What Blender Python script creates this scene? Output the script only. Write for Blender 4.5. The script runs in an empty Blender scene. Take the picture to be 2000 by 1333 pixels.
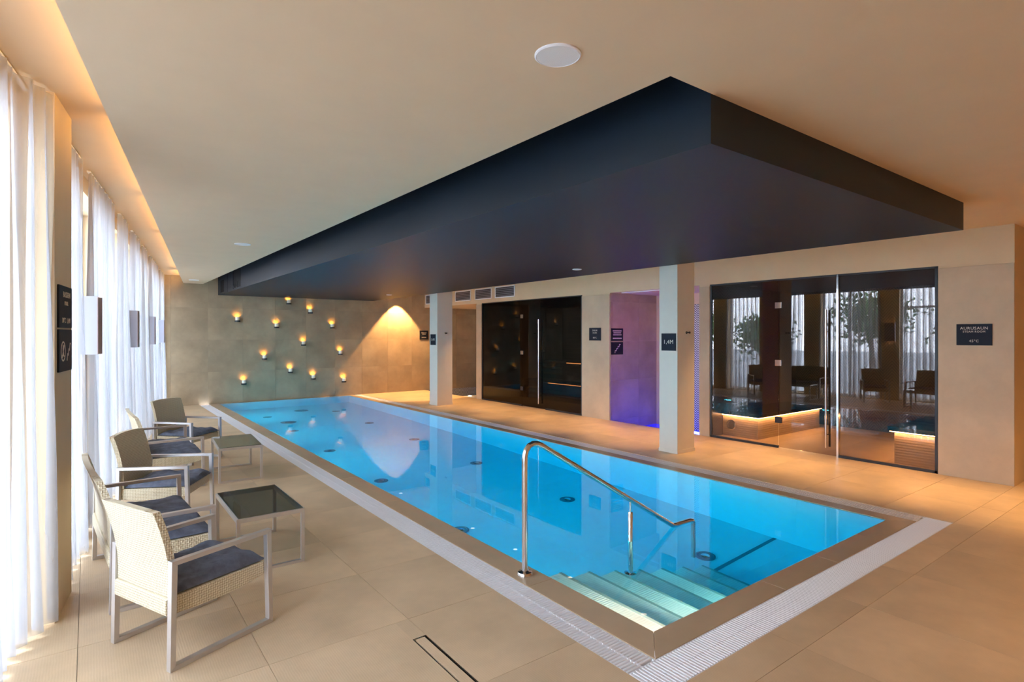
import bpy, bmesh, math, random
from mathutils import Vector, Matrix
PI = math.pi
random.seed(7)
sc = bpy.context.scene
C = sc.collection
# ------------------------------------------------------------------ camera
H = 1.7
FPX = 1107.0
YAW = math.radians(36.795)
cam = bpy.data.cameras.new('camera'); cam_o = bpy.data.objects.new('camera', cam); C.objects.link(cam_o)
cam_o.location = (0, 0, H)
cam_o.rotation_euler = (PI / 2, 0, -YAW)
cam.sensor_width = 36.0; cam.lens = 36.0 * FPX / 2000.0
cam.shift_y = -11.5 / 2000.0
cam.clip_start = 0.05; cam.clip_end = 200
sc.camera = cam_o
# ------------------------------------------------------------------ view, world
sc.view_settings.view_transform = 'Standard'; sc.view_settings.look = 'None'
sc.view_settings.gamma = 1.0; sc.view_settings.use_curve_mapping = False
sc.view_settings.exposure = 1.06
W = bpy.data.worlds.new('overcast_sky'); sc.world = W; W.use_nodes = True
bg = W.node_tree.nodes['Background']
bg.inputs[0].default_value = (0.70, 0.79, 1.0, 1); bg.inputs[1].default_value = 10.5
cy = sc.cycles
cy.use_denoising = True
cy.max_bounces = 10; cy.diffuse_bounces = 5; cy.glossy_bounces = 4; cy.transmission_bounces = 8
cy.transparent_max_bounces = 24; cy.volume_bounces = 0
cy.sample_clamp_indirect = 5.0; cy.caustics_reflective = True; cy.caustics_refractive = True
cy.blur_glossy = 0.5
# light levels
SPOT_W = 165.0; SPOT_FAR_W = 380.0; NEAR_FILL_W = 48.0
POOL_W = 18.5; COVE_W = 1.6; CANDLE_W = 1.1; NICHE_W = 17.0
WARM = (1.0, 0.56, 0.22)
# window wall frame: s runs along the slanted wall, n points into the room
BETA = math.radians(8.5)
dS = Vector((math.sin(BETA), math.cos(BETA), 0)); dN = Vector((math.cos(BETA), -math.sin(BETA), 0))
def SN(s, n, z=0.0): return dS * s + dN * n + Vector((0, 0, z))
YF = 15.65      # far wall
XR = 8.33       # right wall
ZC = 2.953      # ceiling
ZS = 2.694      # soffit underside
ZO = 2.545      # openings
# ------------------------------------------------------------------ materials
def nmat(name):
    m = bpy.data.materials.new(name); m.use_nodes = True
    nt = m.node_tree; return m, nt, nt.nodes, nt.links, nt.nodes['Principled BSDF']
def node(nt, t, **kw):
    n = nt.nodes.new(t)
    for k, v in kw.items():
        if k == 'ins':
            for a, b in v.items(): n.inputs[a].default_value = b
        else: setattr(n, k, v)
    return n
def ramp(nt, fac, stops):
    r = nt.nodes.new('ShaderNodeValToRGB')
    el = r.color_ramp.elements
    while len(el) < len(stops): el.new(0.5)
    for e, (p, c) in zip(el, stops): e.position = p; e.color = (*c, 1)
    nt.links.new(fac, r.inputs[0]); return r.outputs[0]
def plain(name, col, rough=0.5, metal=0.0, spec=0.5, noise=0.0, scale=8.0, bump=0.0, bscale=60.0):
    m, nt, N, L, p = nmat(name)
    p.inputs['Base Color'].default_value = (*col, 1); p.inputs['Roughness'].default_value = rough
    p.inputs['Metallic'].default_value = metal; p.inputs['Specular IOR Level'].default_value = spec
    tc = node(nt, 'ShaderNodeTexCoord')
    if noise > 0:
        nz = node(nt, 'ShaderNodeTexNoise', ins={'Scale': scale, 'Detail': 5.0, 'Roughness': 0.6}); L.new(tc.outputs['Object'], nz.inputs['Vector'])
        a = tuple(max(0, c * (1 - noise)) for c in col); b = tuple(min(1, c * (1 + noise)) for c in col)
        L.new(ramp(nt, nz.outputs['Fac'], [(0.3, a), (0.7, b)]), p.inputs['Base Color'])
    if bump > 0:
        nb = node(nt, 'ShaderNodeTexNoise', ins={'Scale': bscale, 'Detail': 3.0}); L.new(tc.outputs['Object'], nb.inputs['Vector'])
        bp = node(nt, 'ShaderNodeBump', ins={'Strength': bump, 'Distance': 0.01}); L.new(nb.outputs['Fac'], bp.inputs['Height']); L.new(bp.outputs[0], p.inputs['Normal'])
    return m
def emit(name, col, strength):
    m, nt, N, L, p = nmat(name)
    p.inputs['Base Color'].default_value = (*col, 1)
    p.inputs['Emission Color'].default_value = (*col, 1); p.inputs['Emission Strength'].default_value = strength
    return m
def glassm(name, tint, refl=0.04, rough=0.0):
    m, nt, N, L, p = nmat(name); N.remove(p)
    out = N['Material Output']
    t = node(nt, 'ShaderNodeBsdfTransparent', ins={'Color': (*tint, 1)})
    g = node(nt, 'ShaderNodeBsdfGlossy', ins={'Roughness': rough, 'Color': (1, 1, 1, 1)})
    lw = node(nt, 'ShaderNodeLayerWeight', ins={'Blend': 0.5})
    pw = node(nt, 'ShaderNodeMath', operation='POWER'); L.new(lw.outputs['Facing'], pw.inputs[0]); pw.inputs[1].default_value = 5.0
    ma = node(nt, 'ShaderNodeMath', operation='MULTIPLY_ADD'); L.new(pw.outputs[0], ma.inputs[0]); ma.inputs[1].default_value = 1 - refl; ma.inputs[2].default_value = refl
    mx = node(nt, 'ShaderNodeMixShader'); L.new(ma.outputs[0], mx.inputs[0]); L.new(t.outputs[0], mx.inputs[1]); L.new(g.outputs[0], mx.inputs[2])
    L.new(mx.outputs[0], out.inputs['Surface']); return m
def tilem(name, col, var=0.09, rough=0.5, ribs=0.0, ribaxis='X', blot=0.10):
    """stone-look tile: cloudy blotches, per-tile shade, optional fine ribbing"""
    m, nt, N, L, p = nmat(name)
    tc = node(nt, 'ShaderNodeTexCoord'); oi = node(nt, 'ShaderNodeObjectInfo'); geo = node(nt, 'ShaderNodeNewGeometry')
    off = node(nt, 'ShaderNodeVectorMath', operation='SCALE'); off.inputs[0].default_value = (13, 7, 5); L.new(oi.outputs['Random'], off.inputs['Scale'])
    ad = node(nt, 'ShaderNodeVectorMath', operation='ADD'); L.new(geo.outputs['Position'], ad.inputs[0]); L.new(off.outputs[0], ad.inputs[1])
    n1 = node(nt, 'ShaderNodeTexNoise', ins={'Scale': 1.7, 'Detail': 6.0, 'Roughness': 0.62}); L.new(ad.outputs[0], n1.inputs['Vector'])
    a = tuple(c * (1 - blot * 1.3) for c in col); b = tuple(min(1, c * (1 + blot)) for c in col)
    c1 = ramp(nt, n1.outputs['Fac'], [(0.33, a), (0.68, b)])
    hs = node(nt, 'ShaderNodeHueSaturation'); L.new(c1, hs.inputs['Color'])
    mr = node(nt, 'ShaderNodeMapRange', ins={'To Min': 1 - var, 'To Max': 1 + var}); L.new(oi.outputs['Random'], mr.inputs['Value']); L.new(mr.outputs[0], hs.inputs['Value'])
    L.new(hs.outputs[0], p.inputs['Base Color'])
    p.inputs['Roughness'].default_value = rough
    p.inputs['Specular IOR Level'].default_value = 0.4
    if ribs > 0:
        wv = node(nt, 'ShaderNodeTexWave', wave_type='BANDS', bands_direction=ribaxis, ins={'Scale': 26.0, 'Distortion': 2.6, 'Detail': 2.0, 'Detail Scale': 0.6})
        L.new(ad.outputs[0], wv.inputs['Vector'])
        bp = node(nt, 'ShaderNodeBump', ins={'Strength': ribs, 'Distance': 0.004}); L.new(wv.outputs['Fac'], bp.inputs['Height']); L.new(bp.outputs[0], p.inputs['Normal'])
        mxc = node(nt, 'ShaderNodeMixRGB', blend_type='MULTIPLY', ins={'Fac': 0.16}); L.new(hs.outputs[0], mxc.inputs[1])
        L.new(ramp(nt, wv.outputs['Fac'], [(0.1, (0.8, 0.77, 0.73)), (0.6, (1, 1, 1))]), mxc.inputs[2]); L.new(mxc.outputs[0], p.inputs['Base Color'])
    return m
def chevron(name, light, dark, period=0.055, amp=0.14):
    m, nt, N, L, p = nmat(name)
    tc = node(nt, 'ShaderNodeTexCoord'); sx = node(nt, 'ShaderNodeSeparateXYZ'); L.new(tc.outputs['Object'], sx.inputs[0])
    u = node(nt, 'ShaderNodeMath', operation='ADD'); L.new(sx.outputs[0], u.inputs[0]); L.new(sx.outputs[1], u.inputs[1])
    pp = node(nt, 'ShaderNodeMath', operation='PINGPONG'); L.new(u.outputs[0], pp.inputs[0]); pp.inputs[1].default_value = amp
    mu = node(nt, 'ShaderNodeMath', operation='MULTIPLY'); L.new(pp.outputs[0], mu.inputs[0]); mu.inputs[1].default_value = 1.25
    s = node(nt, 'ShaderNodeMath', operation='ADD'); L.new(mu.outputs[0], s.inputs[0]); L.new(sx.outputs[2], s.inputs[1])
    d = node(nt, 'ShaderNodeMath', operation='DIVIDE'); L.new(s.outputs[0], d.inputs[0]); d.inputs[1].default_value = period
    f = node(nt, 'ShaderNodeMath', operation='FRACT'); L.new(d.outputs[0], f.inputs[0])
    L.new(ramp(nt, f.outputs[0], [(0.44, light), (0.5, dark)]), p.inputs['Base Color'])
    p.inputs['Roughness'].default_value = 0.3; return m
def wickerm(name, col, dark):
    m, nt, N, L, p = nmat(name)
    tc = node(nt, 'ShaderNodeTexCoord'); sx = node(nt, 'ShaderNodeSeparateXYZ'); L.new(tc.outputs['Object'], sx.inputs[0])
    u = node(nt, 'ShaderNodeMath', operation='ADD'); L.new(sx.outputs[0], u.inputs[0]); L.new(sx.outputs[1], u.inputs[1])
    cb = node(nt, 'ShaderNodeCombineXYZ'); L.new(u.outputs[0], cb.inputs[0]); L.new(sx.outputs[2], cb.inputs[1])
    ck = node(nt, 'ShaderNodeTexChecker', ins={'Scale': 1 / 0.013}); L.new(cb.outputs[0], ck.inputs['Vector'])
    k = 2 * PI / 0.013 / 20
    w1 = node(nt, 'ShaderNodeTexWave', bands_direction='X', ins={'Scale': k}); L.new(cb.outputs[0], w1.inputs['Vector'])
    w2 = node(nt, 'ShaderNodeTexWave', bands_direction='Y', ins={'Scale': k}); L.new(cb.outputs[0], w2.inputs['Vector'])
    mx = node(nt, 'ShaderNodeMixRGB'); L.new(ck.outputs['Fac'], mx.inputs[0]); L.new(w1.outputs['Color'], mx.inputs[1]); L.new(w2.outputs['Color'], mx.inputs[2])
    L.new(ramp(nt, mx.outputs[0], [(0.02, dark), (0.32, col)]), p.inputs['Base Color'])
    bp = node(nt, 'ShaderNodeBump', ins={'Strength': 0.5, 'Distance': 0.006}); L.new(mx.outputs[0], bp.inputs['Height']); L.new(bp.outputs[0], p.inputs['Normal'])
    p.inputs['Roughness'].default_value = 0.55; return m
def curtainm(name):
    m, nt, N, L, p = nmat(name); N.remove(p); out = N['Material Output']
    tc = node(nt, 'ShaderNodeTexCoord')
    wv = node(nt, 'ShaderNodeTexNoise', ins={'Scale': 40.0, 'Detail': 2.0}); mp = node(nt, 'ShaderNodeMapping', ins={'Scale': (1, 1, 0.03)})
    L.new(tc.outputs['Object'], mp.inputs[0]); L.new(mp.outputs[0], wv.inputs['Vector'])
    col = ramp(nt, wv.outputs['Fac'], [(0.3, (0.76, 0.755, 0.75)), (0.7, (0.85, 0.845, 0.84))])
    d = node(nt, 'ShaderNodeBsdfDiffuse'); t = node(nt, 'ShaderNodeBsdfTranslucent'); tr = node(nt, 'ShaderNodeBsdfTransparent', ins={'Color': (0.97, 0.97, 0.98, 1)})
    L.new(col, d.inputs['Color'])
    tm = node(nt, 'ShaderNodeMixRGB', blend_type='MULTIPLY', ins={'Fac': 1.0, 'Color2': (0.36, 0.36, 0.375, 1)}); L.new(col, tm.inputs[1]); L.new(tm.outputs[0], t.inputs['Color'])
    m1 = node(nt, 'ShaderNodeMixShader', ins={'Fac': 0.55}); L.new(d.outputs[0], m1.inputs[1]); L.new(t.outputs[0], m1.inputs[2])
    lw = node(nt, 'ShaderNodeLayerWeight', ins={'Blend': 0.5}); om = node(nt, 'ShaderNodeMath', operation='SUBTRACT'); om.inputs[0].default_value = 1.0; L.new(lw.outputs['Facing'], om.inputs[1])
    pw = node(nt, 'ShaderNodeMath', operation='POWER'); L.new(om.outputs[0], pw.inputs[0]); pw.inputs[1].default_value = 3.0
    ml = node(nt, 'ShaderNodeMath', operation='MULTIPLY'); L.new(pw.outputs[0], ml.inputs[0]); ml.inputs[1].default_value = 0.74   # sheer face-on, dense edge-on
    m2 = node(nt, 'ShaderNodeMixShader'); L.new(ml.outputs[0], m2.inputs[0]); L.new(m1.outputs[0], m2.inputs[1]); L.new(tr.outputs[0], m2.inputs[2])
    L.new(m2.outputs[0], out.inputs['Surface']); return m
def waterm(name, absorb, density):
    m, nt, N, L, p = nmat(name); N.remove(p); out = N['Material Output']
    g = node(nt, 'ShaderNodeBsdfGlass', ins={'Roughness': 0.0, 'IOR': 1.33, 'Color': (1, 1, 1, 1)})
    tc = node(nt, 'ShaderNodeTexCoord')
    nz = node(nt, 'ShaderNodeTexNoise', ins={'Scale': 2.2, 'Detail': 2.0}); L.new(tc.outputs['Object'], nz.inputs['Vector'])
    bp = node(nt, 'ShaderNodeBump', ins={'Strength': 0.02, 'Distance': 0.02}); L.new(nz.outputs['Fac'], bp.inputs['Height']); L.new(bp.outputs[0], g.inputs['Normal'])
    L.new(g.outputs[0], out.inputs['Surface'])
    v = node(nt, 'ShaderNodeVolumeAbsorption', ins={'Color': (*absorb, 1), 'Density': density}); L.new(v.outputs[0], out.inputs['Volume'])
    return m
def ribm(name, col, axis, scale, strength):
    m, nt, N, L, p = nmat(name)
    geo = node(nt, 'ShaderNodeNewGeometry')
    wv = node(nt, 'ShaderNodeTexWave', bands_direction=axis, ins={'Scale': scale}); L.new(geo.outputs['Position'], wv.inputs['Vector'])
    L.new(ramp(nt, wv.outputs['Fac'], [(0.0, tuple(c * 0.9 for c in col)), (0.5, col)]), p.inputs['Base Color'])
    bp = node(nt, 'ShaderNodeBump', ins={'Strength': strength, 'Distance': 0.004}); L.new(wv.outputs['Fac'], bp.inputs['Height']); L.new(bp.outputs[0], p.inputs['Normal'])
    p.inputs['Roughness'].default_value = 0.45; return m
M = {}
M['ceil'] = plain('ceiling_paint', (0.71, 0.54, 0.345), 0.7, noise=0.02, scale=3, spec=0.25)
M['paint'] = plain('wall_paint', (0.73, 0.56, 0.345), 0.7, noise=0.03, scale=3, spec=0.3)
M['pillar'] = plain('pillar_paint', (0.74, 0.66, 0.53), 0.55, noise=0.02)
M['plaster'] = tilem('microcement_panel', (0.42, 0.315, 0.19), var=0.05, rough=0.55, blot=0.14)
M['plasterR'] = tilem('microcement_panel_light', (0.61, 0.465, 0.30), var=0.04, rough=0.55, blot=0.10)
M['grout'] = plain('grout', (0.30, 0.22, 0.15), 0.9, noise=0.1)
M['tile'] = tilem('ribbed_floor_tile', (0.71, 0.53, 0.325), var=0.05, rough=0.42, ribs=0.06, ribaxis='X', blot=0.10)
M['coping'] = tilem('coping_tile', (0.52, 0.385, 0.24), var=0.04, rough=0.28, blot=0.08)
M['white'] = plain('white_plastic', (0.90, 0.90, 0.90), 0.4)
M['poolfloor'] = plain('pool_lining', (0.78, 0.82, 0.84), 0.45, noise=0.02)
M['step'] = ribm('pool_step_lining', (0.90, 0.88, 0.82), 'Y', 14.0, 0.25)
M['edge_shade'] = plain('step_edge_shade', (0.30, 0.38, 0.36), 0.5)
M['soffit'] = plain('black_satin_board', (0.0035, 0.0125, 0.0235), 0.48, spec=0.42)
M['dark'] = plain('dark_void', (0.004, 0.004, 0.004), 0.9)
M['cavity'] = plain('cavity_paint', (0.03, 0.03, 0.03), 0.9)
M['chrome'] = plain('polished_steel', (0.75, 0.74, 0.72), 0.12, metal=1.0)
M['alu'] = plain('champagne_aluminium', (0.62, 0.59, 0.56), 0.38, metal=0.75)
M['black'] = plain('black_metal', (0.015, 0.015, 0.017), 0.4)
M['sign'] = plain('sign_plate', (0.014, 0.018, 0.028), 0.6, spec=0.2)
M['letter'] = plain('sign_lettering', (0.72, 0.64, 0.52), 0.5)
M['wicker'] = wickerm('woven_resin', (0.78, 0.68, 0.47), (0.36, 0.26, 0.12))
M['cushion'] = plain('slate_cushion_fabric', (0.118, 0.134, 0.175), 0.9, noise=0.35, scale=14, bump=0.4, bscale=25)
M['smoke'] = glassm('smoked_table_glass', (0.55, 0.60, 0.57), 0.09)
M['saunaglass'] = glassm('dark_sauna_glass', (0.30, 0.27, 0.25), 0.03)
M['steamglass'] = glassm('bronze_steam_glass', (0.70, 0.60, 0.50), 0.06)
M['window'] = glassm('window_glass', (0.96, 0.98, 0.98), 0.04)
M['curtain'] = curtainm('sheer_curtain')
M['water'] = waterm('pool_water', (0.0, 0.885, 0.969), 1.1)
M['bluewater'] = waterm('plunge_water', (0.05, 0.15, 1.0), 1.0)
M['chev'] = chevron('chevron_tile_brown', (0.115, 0.08, 0.05), (0.02, 0.015, 0.012))
M['chevw'] = chevron('chevron_tile_white', (0.8, 0.78, 0.75), (0.04, 0.04, 0.04), period=0.045, amp=0.06)
M['ribt'] = ribm('ribbed_bench_tile', (0.52, 0.42, 0.31), 'Z', 9.0, 0.4)
M['blackstone'] = plain('black_polished_stone', (0.006, 0.006, 0.008), 0.06)
M['wood'] = plain('sauna_alder_wood', (0.20, 0.095, 0.045), 0.55, noise=0.3, scale=5)
M['shade'] = plain('lamp_shade_white', (0.45, 0.45, 0.51), 0.6)
M['bronze'] = plain('bronze_shade', (0.42, 0.30, 0.26), 0.5, metal=0.0)
M['led'] = emit('warm_led', (1.0, 0.62, 0.32), 50.0)
M['leddim'] = emit('dim_led', (1.0, 0.45, 0.15), 6.0)
M['lamp'] = emit('lamp_lens', (1.0, 0.80, 0.58), 3.0)
M['poollens'] = emit('pool_lamp_lens', (0.75, 0.92, 1.0), 4.0)
M['bronzeboard'] = plain('dark_brown_board', (0.06, 0.045, 0.035), 0.5)
M['flame'] = emit('led_flame', (1.0, 0.45, 0.08), 6.0)
M['candle'] = emit('lit_frosted_cup', (0.86, 0.80, 0.64), 0.04)
M['louvre'] = plain('grey_louvre', (0.22, 0.21, 0.25), 0.5)
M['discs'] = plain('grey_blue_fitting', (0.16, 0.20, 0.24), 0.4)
M['grass'] = plain('pale_paving', (0.34, 0.36, 0.38), 0.9, noise=0.3, scale=2)
M['leaf'] = plain('leaves', (0.07, 0.14, 0.045), 0.7, noise=0.4, scale=3)
M['bark'] = plain('bark', (0.16, 0.12, 0.09), 0.9, noise=0.3)
M['fabricgrille'] = plain('speaker_grille', (0.80, 0.79, 0.76), 0.6, bump=0.3, bscale=400)
# ------------------------------------------------------------------ mesh helpers
class MB:
    def __init__(s): s.v = []; s.f = []
    def add(s, vs, fs):
        b = len(s.v); s.v += [tuple(v) for v in vs]; s.f += [tuple(b + i for i in f) for f in fs]; return s
    def box(s, a, b):
        x0, y0, z0 = a; x1, y1, z1 = b
        return s.add([(x0, y0, z0), (x1, y0, z0), (x1, y1, z0), (x0, y1, z0), (x0, y0, z1), (x1, y0, z1), (x1, y1, z1), (x0, y1, z1)],
                     [(0, 3, 2, 1), (4, 5, 6, 7), (0, 1, 5, 4), (1, 2, 6, 5), (2, 3, 7, 6), (3, 0, 4, 7)])
    def prism(s, poly, z0, z1):
        n = len(poly)
        return s.add([(x, y, z0) for x, y in poly] + [(x, y, z1) for x, y in poly],
                     [tuple(range(n - 1, -1, -1)), tuple(range(n, 2 * n))] + [(i, (i + 1) % n, n + (i + 1) % n, n + i) for i in range(n)])
    def xprism(s, poly, x0, x1):           # poly in (y,z)
        n = len(poly)
        return s.add([(x0, y, z) for y, z in poly] + [(x1, y, z) for y, z in poly],
                     [tuple(range(n - 1, -1, -1)), tuple(range(n, 2 * n))] + [(i, (i + 1) % n, n + (i + 1) % n, n + i) for i in range(n)])
    def yprism(s, poly, y0, y1):           # poly in (x,z)
        n = len(poly)
        return s.add([(x, y0, z) for x, z in poly] + [(x, y1, z) for x, z in poly],
                     [tuple(range(n)), tuple(range(2 * n - 1, n - 1, -1))] + [(n + i, n + (i + 1) % n, (i + 1) % n, i) for i in range(n)])
    def lathe(s, prof, n=24, axis='Z', o=(0, 0, 0), cap=True):
        vs = []; fs = []
        for r, h in prof:
            for k in range(n):
                a = 2 * PI * k / n; c, q = r * math.cos(a), r * math.sin(a)
                p = {'Z': (c, q, h), 'X': (h, c, q), 'Y': (q, h, c)}[axis]
                vs.append((p[0] + o[0], p[1] + o[1], p[2] + o[2]))
        for i in range(len(prof) - 1):
            for k in range(n): fs.append((i * n + k, i * n + (k + 1) % n, (i + 1) * n + (k + 1) % n, (i + 1) * n + k))
        if cap: fs.append(tuple(range(n - 1, -1, -1))); fs.append(tuple(range((len(prof) - 1) * n, len(prof) * n)))
        return s.add(vs, fs)
    def tube(s, pts, r, n=14):
        pts = [Vector(p) for p in pts]; vs = []; fs = []; up = None
        for i, p in enumerate(pts):
            t = (pts[min(i + 1, len(pts) - 1)] - pts[max(i - 1, 0)]).normalized()
            if up is None:
                up = Vector((0, 1, 0)) if abs(t.y) < 0.9 else Vector((1, 0, 0))
            a = (up - t * up.dot(t)).normalized(); b = t.cross(a); up = a
            rr = r[i] if isinstance(r, (list, tuple)) else r
            for k in range(n): vs.append(p + a * (rr * math.cos(2 * PI * k / n)) + b * (rr * math.sin(2 * PI * k / n)))
        for i in range(len(pts) - 1):
            for k in range(n): fs.append((i * n + k, i * n + (k + 1) % n, (i + 1) * n + (k + 1) % n, (i + 1) * n + k))
        fs.append(tuple(range(n - 1, -1, -1))); fs.append(tuple(range((len(pts) - 1) * n, len(pts) * n)))
        return s.add(vs, fs)
    def mesh(s, name):
        me = bpy.data.meshes.new(name); me.from_pydata(s.v, [], s.f); me.update()
        bm = bmesh.new(); bm.from_mesh(me); bmesh.ops.recalc_face_normals(bm, faces=bm.faces); bm.to_mesh(me); bm.free(); return me
    def build(s, name, mat, parent=None, bevel=0.0, smooth=False, loc=None, rotz=None):
        me = s.mesh(name); return put(name, me, mat, parent, bevel, smooth, loc, rotz)
def put(name, me, mat, parent=None, bevel=0.0, smooth=False, loc=None, rotz=None):
    if mat is not None and not me.materials: me.materials.append(mat)
    o = bpy.data.objects.new(name, me); C.objects.link(o)
    if parent: o.parent = parent
    if loc is not None: o.location = loc
    if rotz is not None: o.rotation_euler = (0, 0, rotz)
    if smooth:
        me.shade_smooth()
        try: me.set_sharp_from_angle(angle=math.radians(40))
        except Exception: pass
    if bevel > 0:
        b = o.modifiers.new('bevel', 'BEVEL'); b.width = bevel; b.segments = 2; b.limit_method = 'ANGLE'
    return o
def tag(o, label=None, cat=None, group=None, kind=None):
    if label: o['label'] = label
    if cat: o['category'] = cat
    if group: o['group'] = group
    if kind: o['kind'] = kind
    return o
def thing(name, label, cat, loc=(0, 0, 0), rotz=0.0, group=None):
    o = bpy.data.objects.new(name, None); C.objects.link(o); o.location = loc; o.rotation_euler = (0, 0, rotz); o.empty_display_size = 0.1
    return tag(o, label, cat, group)
def struct(o): o['kind'] = 'structure'; return o
def copy_tree(o, parent=None):
    c = o.copy(); C.objects.link(c)
    if parent: c.parent = parent
    for ch in list(o.children): copy_tree(ch, c)
    return c
def area_light(name, loc, direction, sx, sy, watts, col, parent=None, spread=PI):
    l = bpy.data.lights.new(name, 'AREA'); l.shape = 'RECTANGLE'; l.size = sx; l.size_y = sy; l.energy = watts; l.color = col; l.spread = spread
    o = bpy.data.objects.new(name, l); C.objects.link(o); o.location = loc
    o.rotation_euler = Vector(direction).to_track_quat('-Z', 'Y').to_euler()
    if parent: o.parent = parent
    return o
def spot(name, loc, watts, col, half, blend=0.35, parent=None, direction=(0, 0, -1), r=0.03):
    l = bpy.data.lights.new(name, 'SPOT'); l.energy = watts; l.color = col; l.spot_size = 2 * half; l.spot_blend = blend; l.shadow_soft_size = r
    o = bpy.data.objects.new(name, l); C.objects.link(o); o.location = loc
    o.rotation_euler = Vector(direction).to_track_quat('-Z', 'Y').to_euler()
    if parent: o.parent = parent
    return o
def clip(poly, a, b, c):                   # keep a*x+b*y >= c
    out = []
    for i in range(len(poly)):
        p, q = poly[i], poly[(i + 1) % len(poly)]; dp = a * p[0] + b * p[1] - c; dq = a * q[0] + b * q[1] - c
        if dp >= 0: out.append(p)
        if dp * dq < 0: t = dp / (dp - dq); out.append((p[0] + t * (q[0] - p[0]), p[1] + t * (q[1] - p[1])))
    return out
# ------------------------------------------------------------------ levels of the pool
PX0, PX1, PY0, PY1 = 2.60, 5.885, 2.12, 15.52
PD = -1.42
DX0, DX1 = 2.17, 2.38          # left gutter
GY0, GY1 = 1.715, 1.93         # near gutter
RX0, RX1 = 6.06, 6.26          # right gutter
# ------------------------------------------------------------------ floor
fl = MB()
ZB = -0.014
def slab(x0, y0, x1, y1, nlim=True):
    poly = [(x0, y0), (x1, y0), (x1, y1), (x0, y1)]
    if nlim: poly = clip(poly, dN.x, dN.y, -1.42)
    if len(poly) > 2: fl.prism(poly, -0.16, ZB)
slab(-2.6, -3.2, 12.2, GY0 - 0.001); slab(-2.6, GY0 - 0.001, DX0, YF); slab(RX1, GY0 - 0.001, XR, YF)
slab(XR, GY0 - 0.001, 12.2, 5.81); slab(XR, 7.88, 12.2, 12.7)
floor = struct(fl.build('floor', M['grout']))
TP = 0.79
def tiles(x0, y0, x1, y1, mat, gx=1.535, gy=3.09):
    i0 = math.floor((x0 - gx) / TP); j0 = math.floor((y0 - gy) / TP)
    i = i0
    while gx + i * TP < x1:
        j = j0
        while gy + j * TP < y1:
            a, b = max(gx + i * TP, x0) + 0.0013, min(gx + (i + 1) * TP, x1) - 0.0013
            c, d = max(gy + j * TP, y0) + 0.0013, min(gy + (j + 1) * TP, y1) - 0.0013
            if b - a > 0.02 and d - c > 0.02:
                poly = clip([(a, c), (b, c), (b, d), (a, d)], dN.x, dN.y, -1.4)
                if len(poly) > 2:
                    for pl in cut_drain(poly):
                        MB().prism(pl, ZB + 0.0005, random.uniform(-0.0006, 0.0)).build('tile', mat, floor)
            j += 1
        i += 1
DR = (1.45, 1.531, 1.35, 2.865)            # slot drain in the deck: x0,x1,y0,y1
def cut_drain(poly):
    xs = [p[0] for p in poly]; ys = [p[1] for p in poly]
    if max(xs) < DR[0] + .005 or min(xs) > DR[1] or max(ys) < DR[2] + .005 or min(ys) > DR[3] - .005: return [poly]
    a = clip(poly, -1, 0, -DR[0]); m = clip(poly, 1, 0, DR[0])
    lo = clip(m, 0, -1, -DR[2]); hi = clip(m, 0, 1, DR[3])
    return [q for q in (a, lo, hi) if len(q) > 2]
tiles(-2.6, -0.9, 12.2, GY0, M['tile']); tiles(-2.6, GY0, DX0, YF, M['tile']); tiles(RX1, GY0, XR, YF, M['tile'])
tiles(XR, 2.43, 11.2, 5.61, M['tile']); tiles(XR, GY0, 12.2, 1.715, M['tile'])
MB().prism([(-2.6, -3.2), (12.2, -3.2), (12.2, -0.9), (-2.6, -0.9)], ZB, 0.0).build('tile', M['tile'], floor)
MB().box((XR, 8.67, ZB), (11.2, 12.47, 0)).build('tile', M['tile'], floor)
# ------------------------------------------------------------------ walls
def wall(name, mat, *boxes):
    b = MB()
    for a in boxes: b.box(*a)
    return struct(b.build(name, mat))
far = wall('wall_far', M['grout'], ((0.6, YF, -1.7), (12.2, YF + 0.25, 3.6)))
# large panels on the far wall
def wall_panels_y(parent, y, x0, x1, z0, z1, mat, gx=1.57, gz=0.0, t=0.012):
    i = math.floor((x0 - gx) / TP)
    while gx + i * TP < x1:
        a, b = max(x0, gx + i * TP) + .0012, min(x1, gx + (i + 1) * TP) - .0012; k = math.floor((z0 - gz) / TP)
        while gz + k * TP < z1:
            c, d = max(z0, gz + k * TP) + .0012, min(z1, gz + (k + 1) * TP) - .0012
            if b - a > .02 and d - c > .02: MB().box((a, y - t - random.uniform(0, .0007), c), (b, y, d)).build('panel', mat, parent)
            k += 1
        i += 1
wall_panels_y(far, YF, 1.25, XR + 2.2, 0.0, 3.16, M['plaster'])
wr = []
for y0, y1 in ((12.47, 12.72), (7.88, 8.67), (5.61, 5.81), (1.715, 2.43)):
    w = wall('wall_right', M['paint'], ((XR, y0, -1.0 if y0 > 5 else -0.1), (11.2, y1, 3.3))); wr.append(w)
for w, (y0, y1) in zip(wr, ((12.47, 12.72), (7.88, 8.67), (5.61, 5.81), (1.715, 2.43))):
    MB().box((XR - .012, y0 + .001, 0.0), (XR, y1 - .001, ZO - .03)).build('panel', M['plasterR'], w, bevel=.002)
header = wall('wall_right', M['paint'], ((XR - 0.004, 1.717, ZO), (XR + 0.2, YF - 0.013, 3.3)))
wall('wall_right', M['paint'], ((11.2, 1.905, -1.6), (11.4, YF, 3.3)))
wall('wall_right', M['paint'], ((9.75, 5.81, -1.0), (11.2, 7.88, 3.3)))                # back of the plunge niche
wall('wall_near', M['paint'], ((-3.0, -3.4, -0.1), (12.4, -3.2, 3.6)))
wall('wall_right', M['paint'], ((12.2, -3.2, -0.1), (12.4, 1.9, 3.6)))
wall('wall_right', M['paint'], ((11.201, 1.7155, -0.1), (12.4, 1.9, 3.3)))
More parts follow.
